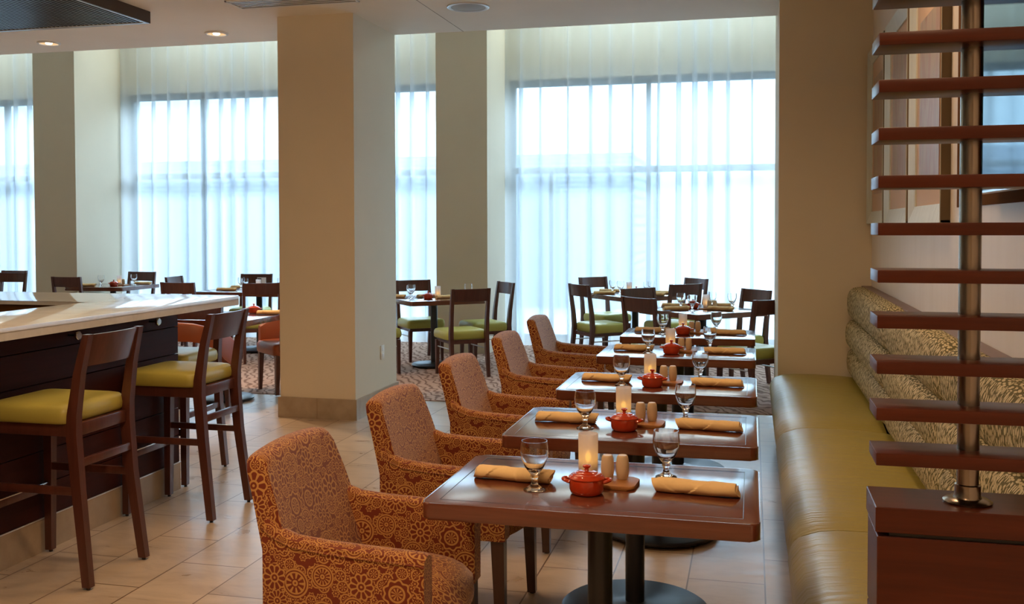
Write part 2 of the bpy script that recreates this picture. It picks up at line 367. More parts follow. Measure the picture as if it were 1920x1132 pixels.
# ------------------------------------------------------------------ the room
CEIL = 3.217; HI = 4.55
def box(name, mat, *b, bev=0, par=None): 
    o = MB().box(*b, bev=bev).build(name, M[mat], par, smooth=0)
    return o
XL, XR, YN, YF = -13.6, .845, -3.2, 12.62
struct(box('floor', 'tile', XL, YN, -.1, 3.4, 13.0, 0))
struct(box('floor_carpet', 'carpet', XL, 8.283, 0, 3.4, 12.6, .006))
struct(box('ceiling', 'ceiling', XL, YN, CEIL, 2.0, 8.25, HI))
struct(box('ceiling_upper', 'ceiling', XL, 8.25, HI, 3.4, 13.0, HI+.1))
o = box('trim_1', 'artside', -2.43, 6.2, CEIL-.0006, -2.424, 8.25, CEIL+.002); struct(o)
struct(box('wall_right', 'wallpaper', XR, YN, 0, XR+.12, 7.60, CEIL))
struct(box('wall_pier', 'wall', .19, 7.60, 0, XR+.12, 8.88, HI))
struct(box('wall_left', 'wall', XL-.12, YN, 0, XL, 13.0, HI))
struct(box('wall_rear', 'wall', XL, YN-.12, 0, XR+.12, YN, CEIL))
struct(box('wall_far_right', 'wall', 3.4, 8.25, 0, 3.52, 13.0, HI))
struct(box('wall_side', 'wall', XR+.12, 8.25, 0, 3.4, 8.37, HI))
struct(box('wall_window_head', 'wall', XL, YF, 3.44, 3.4, 13.0, HI))
struct(box('wall_window_sill', 'wall', XL, YF, 0, 3.4, 13.0, .06))
def column(name, x0, x1, y0, y1, h, base, bm):
    struct(box(name, 'wall', x0, y0, 0, x1, y1, h))
    b = MB(); e_ = .015
    b.box(x0-e_, y0-e_, 0, x1+e_, y0, base); b.box(x0-e_, y1, 0, x1+e_, y1+e_, base)
    b.box(x0-e_, y0, 0, x0, y1, base); b.box(x1, y0, 0, x1+e_, y1, base)
    xm = (x0+x1)/2
    struct(b.build('baseboard_'+name[5:], M[bm], None, 0))
    for g in ([MB().box(xm-.001, y0-e_-.0006, 0, xm+.001, y0-e_, base), MB().box(x1+e_, (y0+y1)/2, 0, x1+e_+.0006, (y0+y1)/2+.002, base)] if bm == 'basetile' else []):
        struct(g.build('trim_2', M['artside'], None, 0))
column('wall_column', -3.705, -3.055, 7.318, 8.25, CEIL, .165, 'basetile')
column('wall_pilaster_near', -3.735, -3.092, 11.5, 12.95, HI, .15, 'wall')
column('wall_pilaster_far', -9.423, -8.78, 11.5, 12.95, HI, .15, 'wall')
# windows: frame, transom, mullions, panes
def window(idx, x0, x1, mull):
    b = MB(); y0, y1 = 12.72, 12.80
    b.box(x0, y0, 3.36, x1, y1, 3.44); b.box(x0, y0, .06, x1, y1, .12); b.box(x0, y0, 2.225, x1, y1, 2.305)
    for x in (x0+.03, x1-.03): b.box(x-.03, y0, .12, x+.03, y1, 3.36)
    for x, lo, hi in mull: b.box(x-.028, y0, lo, x+.028, y1, hi)
    o = struct(b.build('window_%d' % idx, M['frame'], None, 0))
    MB().box(x0+.04, 12.755, .1, x1-.04, 12.763, 3.38).build('window_pane', M['pane'], o, 0)
window(1, -3.09, 3.3, [(-1.29, .1, 3.4), (-2.56, .1, 2.25), (.9, .1, 3.4), (2.1, .1, 3.4)])
window(2, -8.78, -3.74, [(-7.62, .1, 3.4), (-6.1, .1, 3.4), (-4.9, .1, 3.4)])
window(3, XL, -9.43, [(-10.9, .1, 3.4), (-12.2, .1, 3.4)])
# sheer curtains
def curtain(x0, x1, seed, label):
    rnd = random.Random(seed); x = x0; prof = []; ph = 0
    N = int((x1-x0)/.008)
    k1, k2, k3 = rnd.uniform(0, 6), rnd.uniform(0, 6), rnd.uniform(0, 6)
    b = MB(); zs = (.012, .5, 1.2, 2.0, 2.8, 3.5, 4.1, 4.5); rows = []
    for iz, z in enumerate(zs):
        row = []
        f = .75+.25*(1-z/4.5)
        for i in range(N+1):
            xx = x0+(x1-x0)*i/N
            wl = 2*PI*xx/.26 + 1.7*math.sin(xx*2.3+k1) + 1.1*math.sin(xx*5.1+k2) + .06*z*math.sin(xx*3+k3)
            y = 12.44 + f*(.060*math.sin(wl)+.016*math.sin(2*PI*xx/.11+1.6*math.sin(xx*4+k2)+k3)+.02*math.sin(xx*3.1+k1))
            row.append(b.bm.verts.new((xx+.092*f*math.cos(wl), y, z)))
        rows.append(row)
    for a, c in zip(rows, rows[1:]):
        for i in range(N): b.bm.faces.new((a[i], a[i+1], c[i+1], c[i]))
    return tag(b.build('sheer_curtain', M['sheer'], None, 180), label, 'curtain', 'sheer window curtains')
curtain(-3.05, 3.2, 3, 'sheer white curtain across the wide window behind the dining row and wall pier')
curtain(-8.68, -3.78, 5, 'sheer white curtain across the middle window between the two window pilasters')
curtain(XL+.05, -9.46, 9, 'sheer white curtain beyond the pilaster farthest along the window wall')
# outside
struct(box('exterior_ground', 'asphalt', -60, 13.1, -.3, 40, 70, -.2))
ex = MB().box(-34, 20.5, -.2, -2.4, 26, 3.05).build('exterior_building', M['brick'], None, 0); struct(ex)
struct(MB().box(2.2, 24, -.2, 30, 30, 2.6).build('exterior_building', M['brick'], None, 0))

# ------------------------------------------------------------------ ceiling fixtures
def downlight():
    e = empty('recessed_downlight')
    MB().lathe([(.100, .0005), (.100, -.010), (.092, -.014), (.082, -.013), (.078, -.004), (.078, .0005)], 32, closed=True, cap=False).build('trim_ring', M['paper'], e)
    MB().lathe([(.078, -.004), (.055, -.0015), (.001, -.001)], 24, cap=False).build('reflector', M['glow'], e)
    MB().lathe([(.001, -.016), (.022, -.014), (.03, -.008), (.03, -.002), (.001, -.0015)], 20).build('bulb', M['bulb'], e)
    return e
dl = Maker(downlight, 'ceiling light', 'recessed ceiling lights')
for x, y, lb in ((-6.23, 7.82, 'small recessed ceiling downlight over the bar end, by the dark slatted panel'), (-4.52, 7.79, 'lit recessed ceiling downlight just short of the square column')):
    dl((x, y, CEIL-.0005), 0, lb)
    area('downlight_beam', (x, y, CEIL-.03), .05, 22, WARM, spread=R(120))
e = thing('ceiling_speaker', 'round grey speaker grille set flush in the ceiling over the dining row', 'speaker', (-2.12, 7.34, CEIL))
MB().lathe([(.162, .0), (.162, -.006), (.150, -.010), (.134, -.006), (.134, 0)], 40, closed=True, cap=False).build('rim', M['alu'], e)
MB().lathe([(.001, -.012), (.09, -.009), (.134, -.004), (.134, .0)], 40).build('grille', M['speakergrey'], e)
e = thing('air_vent', 'white linear slot air vent in the ceiling before the square column', 'vent', (-3.4, 6.83, CEIL))
b = MB(); b.box(-.42, -.13, -.008, .55, -.115, 0); b.box(-.42, .115, -.008, .55, .13, 0); b.box(-.42, -.13, -.008, -.405, .13, 0); b.box(.535, -.13, -.008, .55, .13, 0)
b.build('frame', M['paper'], e, 0)
MB().box(-.405, -.115, -.002, .535, .115, -.0005).build('backing', M['black'], e, 0)
for i in range(4): MB().box(-.405, -.085+i*.05, -.0045, .535, -.066+i*.05, -.002).build('blade', M['paper'], e, 0)
e = thing('ceiling_baffle', 'dark wooden slatted ceiling panel hung over the bar', 'ceiling panel', (-4.57, 6.894, 0))
L, W_ = 3.6, 3.4; zb = 3.125
b = MB(); b.box(-.02, -L, zb, 0, 0, CEIL); b.box(-W_, -.02, zb, -.02, 0, CEIL); b.box(-W_, -L, zb, -W_+.02, -.02, CEIL); b.box(-W_+.02, -L, zb, -.02, -L+.02, CEIL); b.build('fascia', M['baffle'], e, 0)
b = MB(); b.box(-.034, -L+.02, zb+.0, -.02, -.02, zb+.012); b.box(-W_+.02, -.034, zb, -.034, -.02, zb+.012); b.build('metal_edge', M['alu'], e, 0)
b = MB(); n = int((W_-.06)/.038)
for i in range(n):
    x = -W_+.04+i*.038; b.box(x, -L+.03, zb+.006, x+.018, -.034, zb+.045)
b.build('slats', M['baffle'], e, 0)
MB().box(-W_+.02, -L+.02, CEIL-.012, -.02, -.02, CEIL-.002).build('backing', M['black'], e, 0)
# outlet
e = thing('wall_outlet', 'white electrical outlet plate on the lit side of the square column', 'outlet', (-3.055, 7.905, .47))
MB().box(0, -.04, -.06, .006, .04, .06, .003).build('cover_plate', M['switch'], e)
for z in (-.025, .025): MB().box(.006, -.016, z-.014, .008, .016, z+.014, .001).build('socket', M['paper'], e)

# ------------------------------------------------------------------ bar
e = thing('bar_counter', 'dark wooden bar with thick white quartz top and grooved front', 'bar', (0, 0, 0))
FX, EY = -3.267, 5.164
b = MB()
for z0, z1 in ((.162, .318), (.322, .478), (.482, .637), (.641, .797), (.801, .957), (.961, 1.066)):
    b.box(FX-.02, -1.5, z0, FX, EY, z1, .0015, 1); b.box(-6.5, EY-.02, z0, FX-.02, EY, z1, .0015, 1)
b.build('front_panel', M['barwood'], e, 30)
b = MB(); b.box(-3.61, -1.5, .10, FX-.02, EY-.02, 1.0978); b.box(-6.5, 4.845, .10, -3.61, EY-.02, 1.0978); b.build('carcass', M['niche'], e, 0)
b = MB(); b.box(-3.62, -1.5, 0, FX+.004, EY+.004, .158); b.box(-6.5, 4.84, 0, -3.62, EY+.004, .158); b.build('tile_plinth', M['basetile'], e, 0)
b = MB(); b.box(FX+.004, -1.5, .157, FX+.007, EY+.006, .163); b.build('metal_strip', M['alu'], e, 0)
top = [(-3.03, -1.6), (-3.03, 5.45), (-3.06, 5.50), (-6.6, 5.50), (-6.6, 4.83), (-3.62, 4.83), (-3.62, -1.6)]
b = MB(); out = [(-3.03, -1.6), (-3.03, 5.45), (-3.06, 5.50), (-6.6, 5.50)]; inn = [(-3.06, -1.6), (-3.06, 5.44), (-3.075, 5.47), (-6.6, 5.47)]
b.rings([[(o_[0], o_[1], 1.065), (o_[0], o_[1], 1.1), (i_[0], i_[1], 1.1), (i_[0], i_[1], 1.065)] for o_, i_ in zip(out, inn)])
fs = b.rings([[(x, y, 1.098) for x, y in top], [(x, y, 1.12) for x, y in top]]); b.bevel([fs[-1]], .003, 2); b.build('countertop', M['quartz'], e, 30)
b = MB(); b.box(-4.15, -1.5, .84, -3.612, 4.843, .87); b.box(-6.5, 4.35, .84, -4.15, 4.843, .87); b.build('inner_shelf', M['black'], e, 0)
def hook():
    h = empty('purse_hook')
    M_ = Matrix.Rotation(R(90), 4, 'Y')
    MB().cyl(0, 0, 0, .045, .006, 12).xform(M_).build('stem', M['iron'], h)
    MB().lathe([(.004, .042), (.019, .044), (.021, .048), (.021, .058), (.018, .061)], 20).xform(M_).build('knob', M['chrome'], h)
    return h
hk = Maker(hook, 'hook', 'bar hooks')
hk((FX+.0012, 4.21, 1.008), 0, 'round chrome purse hook on the bar front above the nearest whole stool')
hk((FX+.0012, 4.885, 1.012), 0, 'round chrome purse hook on the bar front nearer the counter end')

# ------------------------------------------------------------------ bar stools (local: faces -X, seat centre at origin)
def arcrail(x0, z0, z1, x_top, y0, y1, bow, th, n=9, lean=0.0):
    """curved back rail between posts, ends at y0,y1, bowed toward +x"""
    rs = []
    for i in range(n):
        u = i/(n-1); y = y0+(y1-y0)*u; bx = bow*4*u*(1-u)
        xa, xb = x0+bx, x_top+bx
        rs.append([(xa-th, y, z0), (xa+th, y, z0), (xb+th, y, z1), (xb-th, y, z1)])
    return rs
def seatpad(x0, x1, y0, y1, z0, z1, taper=.0, r=.03):
    b = MB(); n = 12; rs = []
    def ring(ins, z, crown=0):
        return [(x0+ins+(x1-x0-2*ins)*0+0, 0, 0)]
    outline = lambda ins: rrect(x0+ins, y0+ins, x1-ins, y1-ins, max(.012, r-ins*.3), 4)
    h = z1-z0
    for ins, z in ((.012, z0), (.002, z0+.12*h), (0, z0+.45*h), (.004, z0+.72*h), (.016, z0+.88*h), (.04, z0+.96*h), (.09, z1)):
        rs.append([(x, y, z) for x, y in outline(ins)])
    b.rings(rs); return b
def bar_stool():
    e = empty('bar_stool'); W = M['chairwood']
    for s in (-1, 1):
        y = s*.185
        # rear leg and back post in one sabre shape
        MB().quadpost([(.245, s*.198, .012, .019, .017), (.195, y, .42, .023, .019), (.175, y, .66, .026, .020), (.178, y, .74, .024, .019), (.205, s*.182, .92, .019, .018), (.245, s*.178, 1.085, .015, .017)]).build('rear_leg', W, e)
        MB().quadpost([(-.255, s*.195, .012, .017, .017), (-.245, s*.192, .66, .022, .021)]).build('front_leg', W, e)
        MB().box(-.235, s*.188-.010, .395, .20, s*.188+.010, .430, .004).build('side_stretcher', W, e)
        for x in (.245, -.255): MB().cyl(x, s*.197, 0, .013, .009, 10).build('glide', M['iron'], e)
    fr = MB(); fr.box(-.24, -.19, .645, .17, -.165, .70, .003); fr.box(-.24, .165, .645, .17, .19, .70, .003); fr.box(-.262, -.19, .645, -.23, .19, .70, .003); fr.box(.150, -.175, .645, .182, .175, .70, .003)
    fr.build('seat_frame', W, e)
    MB().box(-.262, -.18, .30, -.240, .18, .335, .003).build('foot_rest', W, e).name
    MB().box(-.264, -.18, .334, -.238, .18, .341, .002).build('foot_rest_strip', M['chrome'], e)
    b = MB(); f = b.rings(arcrail(.205, .945, 1.082, .243, -.168, .168, .018, .009)); b.build('back_rail', W, e)
    MB().box(.185, -.17, .515, .205, .17, .55, .003).build('rear_stretcher', W, e)
    seatpad(-.275, .165, -.215, .215, .70, .785, r=.05).build('seat', M['stoolgreen'], e, 60)
    return e
stool = Maker(bar_stool, 'bar stool', 'stools along the bar')
stool((-2.98, 3.825, 0), 0, 'dark wooden bar stool with green seat, largest one in front of the bar')
stool((-2.98, 4.81, 0), 0, 'dark wooden bar stool with green seat, second along the bar front, before the counter corner')
stool((-2.98, 2.835, 0), 0, 'dark wooden bar stool nearest the camera, only its post end showing')
stool((-3.47, 5.46, 0), R(93), 'dark wooden bar stool tucked under the short end of the bar')

# ------------------------------------------------------------------ dining chairs (local: faces +Y)
def dining_chair():
    e = empty('dining_chair'); W = M['chairwood']
    for s in (-1, 1):
        x = s*.195
        MB().quadpost([(s*.193, -.255, .004, .015, .016), (x, -.212, .30, .019, .022), (x, -.200, .44, .020, .023), (s*.196, -.213, .60, .018, .020), (s*.198, -.258, .905, .016, .014)]).build('rear_leg', W, e)
        MB().quadpost([(s*.190, .205, .004, .014, .014), (s*.186, .20, .36, .021, .021)]).build('front_leg', W, e)
        MB().tube([(s*.19, -.21, .29), (s*.187, .20, .29)], .006, 8).build('side_rod', M['alu'], e)
    b = MB(); rs = [[(y, x, z) for x, y, z in q] for q in arcrail(.242, .775, .902, .257, -.184, .184, .022, .008)]
    rs = [[(yy, -xx, z) for yy, xx, z in q] for q in rs]
    b.rings(rs); b.build('back_rail', W, e)
    fr = MB(); fr.box(-.19, -.19, .345, -.168, .20, .385); fr.box(.168, -.19, .345, .19, .20, .385); fr.box(-.168, .178, .345, .168, .20, .385); fr.box(-.176, -.205, .345, .176, -.185, .385); fr.build('seat_frame', W, e, 0)
    seatpad(-.225, .225, -.178, .235, .382, .485, r=.035).build('seat', M['green'], e, 60)
    return e
chair = Maker(dining_chair, 'chair', 'green-seated dining chairs by the windows')
def chair_at(x, y, face, label):
    """x,y: middle of the top rail; face: heading (deg) the sitter looks toward"""
    f = Vector((math.cos(R(face)), math.sin(R(face)))); p = Vector((x, y)) + .245*f
    return chair((p.x, p.y, .006), R(face-90), label)

# ------------------------------------------------------------------ armchairs (local: faces +X)
ARMS = ((-.190, .274, .210, .700), (-.155, .276, .210, .676), (-.10, .281, .211, .656), (0, .287, .212, .646), (.14, .291, .213, .640), (.282, .293, .214, .634), (.300, .289, .218, .628))
def armchair():
    e = empty('armchair'); F = M['floral']
    # back: tall upholstered slab, raked, slightly hollow, narrower at the top
    b = MB(); rs = []
    prof = [(.385, -.150, -.070), (.47, -.168, -.082), (.60, -.205, -.126), (.74, -.242, -.170), (.84, -.268, -.202), (.868, -.277, -.212), (.882, -.267, -.230)]
    ny = 11
    for k in range(ny):
        u = k/(ny-1)*2-1
        loop = []
        hollow = .010*(u*u)
        for z, xo, xi in prof:
            hw = .276 - .046*max(0, (z-.45)/.4)
            loop.append((xo+hollow*.9, u*hw, z-(.012*u*u if z > .8 else 0)))
        for z, xo, xi in prof[::-1]:
            hw = .276 - .046*max(0, (z-.45)/.4)
            loop.append((xi+hollow, u*hw, z-(.012*u*u if z > .8 else 0)))
        rs.append(loop)
    fs = b.rings(rs); b.bevel([fs[-1], fs[-2]], .018, 3)
    b.build('backrest', F, e, 50)
    for s in (-1, 1):
        a = MB(); rs = []
        #  x, outer y, inner y, top z
        for x, yo, yi, zt in ARMS:
            zb = .387; h = zt-zb; r = .018
            pts = [(yo, zb), (yo, zb+.3*h), (yo, zt-r*1.2), (yo-.006, zt-.005), (yo-.022, zt+.002), ((yo+yi)/2, zt+.005), (yi+.022, zt+.002), (yi+.006, zt-.005), (yi, zt-r*1.2), (yi, zb+.3*h), (yi, zb)]
            rs.append([(x, s*p, z) for p, z in pts])
        a.rings(rs); a.build('arm', F, e, 45)
        p = MB(); p.tube([(x, s*(yo+.0005), zt-.020) for x, yo, yi, zt in ARMS], .0032, 6); p.build('piping', F, e)
        MB().quadpost([(.280, s*.262, .006, .017, .017), (.268, s*.255, .39, .025, .024)], .003).build('front_leg', M['darkwood'], e)
        MB().quadpost([(-.185, s*.235, .006, .017, .017), (-.10, s*.240, .39, .024, .024)], .003).build('rear_leg', M['darkwood'], e)
        for x, y in ((.280, .262), (-.185, .235)): MB().cyl(x, s*y, 0, .007, .011, 10).build('glide', M['iron'], e)
    # crowned seat
    b = MB(); rs = []
    nx, ny = 12, 9; grid = []
    for i in range(nx+1):
        u = i/nx; row = []
        for j in range(ny+1):
            v = j/ny*2-1
            bow = .040*(1-v*v)
            x = -.11+(.405+bow)*u
            z = .468 + .052*math.sin(PI*min(1, u*1.02))**.7*(1-v**4)*.9 - .045*max(0, (u-.80)/.20)**2
            row.append(b.bm.verts.new((x, v*.212, z)))
        grid.append(row)
    for i in range(nx):
        for j in range(ny): b.bm.faces.new((grid[i][j], grid[i+1][j], grid[i+1][j+1], grid[i][j+1]))
    low = []
    for j in range(ny+1):
        v = grid[nx][j].co; low.append((b.bm.verts.new((v.x+.003, v.y, v.z-.035)), b.bm.verts.new((v.x-.008, v.y, .388))))
    for j in range(ny):
        b.bm.faces.new((grid[nx][j], low[j][0], low[j+1][0], grid[nx][j+1])); b.bm.faces.new((low[j][0], low[j][1], low[j+1][1], low[j+1][0]))
    b.build('seat', F, e, 60)
    MB().box(-.05, -.21, .388, .28, .21, .42).build('seat_frame', M['black'], e, 0)
    return e
arm = Maker(armchair, 'armchair', 'floral armchairs along the table row')
ORD = ['nearest', 'second', 'third', 'fourth', 'farthest']
for k, (x, y, rz) in enumerate(((-1.165, 2.83, 0), (-1.172, 3.765, 0), (-1.215, 4.80, 0), (-1.25, 5.94, 0), (-1.295, 7.10, 0))):
    arm((x, y, 0), R(rz), 'rust floral armchair at the %s table of the row, facing the banquette' % ORD[k])

# ------------------------------------------------------------------ tables
def tabletop(w, d, z=.75, th=.048, r=.028, bs=1.0):
    e = empty('dining_table')
    b = MB(); poly = rrect(-w/2, -d/2, w/2, d/2, r, 6)
    fs = b.rings([[(x, y, z-th) for x, y in poly], [(x, y, z) for x, y in poly]])
    b.bevel([fs[-1], fs[-2]], .006, 3); b.build('tabletop', M['table'], e, 40)
    g = MB(); i_ = .045; x0, y0 = w/2-i_, d/2-i_
    for bx in ((-x0, -y0-.001, x0, -y0+.001), (-x0, y0-.001, x0, y0+.001), (-x0-.001, -y0, -x0+.001, y0), (x0-.001, -y0, x0+.001, y0)):
        g.box(bx[0], bx[1], z-.001, bx[2], bx[3], z+.0004)
    g.build('inlay_line', M['black'], e, 0)
    MB().cyl(0, 0, .02, z-th, .038, 24).build('pedestal', M['iron'], e)
    MB().box(-.2, -.06, z-th-.006, .2, .06, z-th).build('top_plate', M['iron'], e, 0)
    MB().lathe([(.270*bs, .010), (.290*bs, .016), (.292*bs, .026), (.280*bs, .034), (.08, .040), (.045, .052)], 48).build('base_plate', M['iron'], e)
    for k in range(4):
        a = R(45+90*k); MB().cyl(.25*bs*math.cos(a), .25*bs*math.sin(a), 0, .012, .014, 10).build('glide', M['black'], e)
    return e
two = Maker(lambda: tabletop(.945, .615), 'table', 'tables along the banquette')
TY = [2.98, 3.91, 4.975, 6.25, 7.35]
for k, y in enumerate(TY):
    two((-.4475, y, 0), 0, 'reddish brown table on a black pedestal, %s in the row along the banquette' % ORD[k])
sq = Maker(lambda: tabletop(.86, .86, bs=.85), 'table', 'square tables by the windows')
T_D = (-3.385, 10.33, R(40)); T_B = (-.45, 9.42, R(43)); T_C = (-1.30, 11.36, R(41))
sq((*T_D[:2], .006), T_D[2], 'square dining table turned cornerwise before the window pilaster by the column')
sq((*T_B[:2], .006), T_B[2], 'square dining table turned cornerwise just past the farthest table of the row')
sq((*T_C[:2], .006), T_C[2], 'square dining table turned cornerwise close to the sheer curtain past the row')
sq((-8.335, 11.645, .006), 0, 'square dining table in front of the window seen over the bar top')
sq((-4.545, 7.93, 0), 0, 'square dining table by the bar end ringed with rust leather chairs')
e6 = Maker(lambda: tabletop(1.3, .9), 'table', 'square tables by the windows')
e6((-5.92, 11.15, .006), 0, 'long dining table between bar end and curtain, set with a menu card')

# ------------------------------------------------------------------ tableware
def goblet():
    # thin-walled stemmed water goblet, one closed profile
    out = [(.0335, .0), (.0335, .003), (.022, .008), (.011, .016), (.0085, .026), (.011, .035), (.0135, .040), (.011, .046), (.017, .053), (.031, .072), (.0405, .096), (.0425, .115), (.041, .134), (.0385, .148)]
    inn = [(.0373, .148), (.0395, .134), (.041, .115), (.039, .097), (.029, .074), (.014, .058), (.001, .055)]
    o = MB().lathe([(.001, 0)]+out+inn, 36, cap=True).build('water_goblet', M['glass'], None, 60); return o
gob = Maker(goblet, 'glass', 'stemmed water goblets')
def napkin():
    b = MB(); rs = []; n, L, turns = 64, .24, 56
    for i in range(n+1):
        u = i/n; x = (u-.5)*L; ring = []
        endr = 1 - .10*max(0, abs(u-.5)*2-.9)/.1
        for k in range(turns):
            a = 2*PI*k/turns
            step = ((a/(2*PI)) + x*6.5) % 1.0
            step2 = ((a/(2*PI)) - x*5.2 + .4) % 1.0
            r = .0228 + .0030*step + (.0022*step2 if u > .55 else .0) + .0006*math.sin(x*60+a*2)
            ring.append((x+(.010*math.sin(a) if u in (0, 1) else 0), r*endr*1.25*math.cos(a), max(.0004, .0198+r*endr*.82*math.sin(a))))
        rs.append(ring)
    b.rings(rs); 
    e = empty('rolled_napkin')
    b.build('roll', M['napkin'], e, 38)
    # inner spiral seen at the two ends
    for s in (-1, 1):
        c = MB(); pr = []
        for k in range(20):
            a = k*.55; r = .004+.0009*k; pr.append((s*(L/2+.001), r*1.2*math.cos(a), .0198+r*.8*math.sin(a)))
        c.tube(pr, .0014, 5); c.build('rolled_end', M['napkin'], e)
    return e
nap = Maker(napkin, 'napkin', 'rolled gold napkins')
def pot():
    e = empty('mini_casserole'); r_ = M['red']; zs = lambda p: [(r, z*.93) for r, z in p]
    MB().lathe(zs([(.001, 0), (.040, 0), (.047, .005), (.051, .016), (.0525, .047), (.051, .050), (.001, .050)]), 40).build('pot', r_, e)
    lid = MB().lathe(zs([(.0535, .050), (.0545, .053), (.052, .056), (.046, .061), (.044, .0605), (.042, .0635), (.035, .067), (.033, .0665), (.031, .069), (.022, .072), (.008, .0735), (.001, .074)]), 40).build('lid', r_, e)
    MB().lathe(zs([(.009, .0725), (.006, .077), (.006, .080), (.012, .086), (.0125, .089), (.009, .092), (.001, .093)]), 20).build('knob', r_, lid)
    for s in (-1, 1):
        pts = []
        for k in range(9):
            a = -PI/2+PI*k/8; pts.append((s*(.049+.021*math.cos(a)), .019*math.sin(a), .038+.005*math.cos(a)))
        MB().tube(pts, .0055, 8).build('handle', r_, e)
    return e
pt = Maker(pot, 'casserole dish', 'little red lidded casseroles')
def shaker():
    e = empty('shaker')
    MB().lathe([(.001, 0), (.015, 0), (.0175, .003), (.020, .022), (.0205, .04), (.0185, .062), (.0165, .069), (.0155, .071)], 28).build('body', M['ceramic'], e)
    MB().lathe([(.0155, .0708), (.013, .0735), (.006, .0725), (.001, .0722)], 28).build('pouring_top', M['ceramic'], e)
    return e
sh = Maker(shaker, 'shaker', 'cream salt and pepper shakers')
def tray():
    return MB().prism(rrect(-.095, -.062, .095, .062, .022, 6), 0, .012, .005, 3).build('serving_tray', M['tray'], None, 40)
tr_ = Maker(tray, 'tray', 'small tan trays')
def votive():
    e = empty('votive_candle')
    MB().lathe([(.0285, 0), (.0305, .003), (.0315, .13), (.0305, .132), (.0292, .13), (.0282, .008), (.001, .008)], 36).build('glass_cylinder', M['frost'], e, 60)
    MB().cyl(0, 0, .009, .040, .019, 20, .003).build('tealight', M['wax'], e)
    MB().lathe([(.001, .040), (.0085, .048), (.0105, .057), (.007, .068), (.001, .078)], 14).build('flame', M['flame'], e, 180)
    return e
vo = Maker(votive, 'candle', 'frosted votive candles')
ZT = .7505
for k, ty in enumerate(TY):
    P = lambda x, y: (-.4475+x, ty+y, ZT)
    w_ = ORD[k]+' table of the row'; jit = random.Random(k+3)
    j = lambda a=.006: jit.uniform(-a, a)
    gob(P(-.18+j(), -.10+j()), 0, 'clear water goblet on the %s, armchair side' % w_)
    gob(P(.19+j(), .135+j(.003)), 0, 'clear water goblet on the %s, banquette side behind the napkin' % w_)
    nap(P(-.27+j(), .0+j()), R(-3+j(3)), 'rolled gold napkin on the %s, armchair side' % w_)
    nap(P(.285+j(), -.035+j()), R(176+j(4)), 'rolled gold napkin on the %s, banquette side' % w_)
    tr_(P(.018, .015), R(-4), 'small tan tray under the shakers on the %s' % w_)
    pt(P(-.030+j(), -.105+j(.004)), R(j(8)), 'little red lidded casserole on the %s' % w_)
    vo((P(-.055+j(), .115+j(.003))), 0, 'lit candle in frosted glass cylinder on the %s' % w_)
    sh((-.4475+.018, ty+.033, ZT+.012), 0, 'cream shaker nearer the candle on the %s' % w_)
    sh((-.4475+.063, ty+.042, ZT+.012), 0, 'cream shaker farther from the candle on the %s' % w_)
# settings on the tables by the windows
def setting(T, name, gobs, naps, potp, votp, shk=None, tray_=None, z=.7565):
    c, s_ = math.cos(T[2]), math.sin(T[2])
    Q = lambda x, y, dz=0: (T[0]+x, T[1]+y, z+dz)
    for x, y, lb in gobs: gob(Q(x, y), 0, 'water goblet %s on the %s' % (lb, name))
    for x, y, a, lb in naps: nap(Q(x, y), R(a), 'rolled napkin %s on the %s' % (lb, name))
    if tray_: tr_(Q(*tray_), R(5), 'tan tray on the %s' % name)
    if potp: pt(Q(*potp), R(10), 'red lidded casserole on the %s' % name)
    if votp: vo(Q(*votp), 0, 'candle in frosted glass on the %s' % name)
    for q in shk or (): sh(Q(q[0], q[1], .012), 0, 'cream shaker %s on the %s' % (q[2], name))
nB, nC, nD = 'cornerwise table past the row', 'cornerwise table by the curtain', 'cornerwise table before the pilaster'
setting(T_B, nB, [(-.20, .02, 'nearer the red dish'), (-.08, -.23, 'between candle and table corner'), (.08, .26, 'behind the shakers'), (.27, .12, 'farthest from the red dish')],
        [(-.23, -.17, 25, 'beside the near corner'), (-.27, .18, -5, 'behind the red dish'), (.17, -.10, -22, 'before the shakers'), (.16, .30, -15, 'behind the shakers')], (-.09, .08), (.03, .10), [(.065, .0, 'nearer the candle'), (.115, .01, 'farther from the candle')], (.06, .01))
setting(T_C, nC, [(-.28, .14, 'beside the pale napkin'), (-.17, .0, 'left of the candle'), (.17, .14, 'right of the candle'), (.14, -.06, 'above the chair rail')],
        [(-.34, -.12, 14, 'at the near corner'), (-.33, .25, 0, 'at the curtain corner'), (.24, -.20, -18, 'behind the near chair rail'), (.32, .05, 8, 'at the wall corner')], (.01, .02), (-.08, .08))
setting(T_D, nD, [(-.20, -.20, 'nearest the table corner'), (-.24, -.05, 'behind the other two'), (.34, .18, 'behind the near chair back')],
        [(-.42, -.10, -3, 'by the column edge'), (-.08, .02, 40, 'behind the red dish'), (.16, -.08, 50, 'beside the near chair back')], (-.0, -.20), (.06, -.05))
T_E = (-8.335, 11.645, 0); T_F = (-5.92, 11.15, 0); T_G = (-4.545, 7.93, 0)
nE, nF, nG = 'table seen over the bar', 'long table by the bar end', 'table with rust leather chairs'
setting(T_E, nE, [(-.02, -.22, 'before the candle'), (.25, .10, 'behind the red dish')], [(-.20, -.28, 10, 'beside the goblet'), (.30, .22, 0, 'at the far side')], (.14, -.18), (.06, .05), [(.13, .04, 'behind the red dish')], (.12, .0))
setting(T_F, nF, [(-.30, .10, 'above the napkins'), (-.13, -.12, 'before the menu card'), (.42, .20, 'past the near chair'), (.24, .10, 'beside the white caddy')],
        [(-.38, .22, 3, 'behind the goblet'), (-.32, -.22, 6, 'at the table front')], (.06, -.15), (-.0, -.02), None, None)
setting(T_G, nG, [], [(-.22, -.20, 80, 'by the bar stool rail'), (.34, .20, 20, 'by the bar corner')], (.12, .30), None, z=ZT)
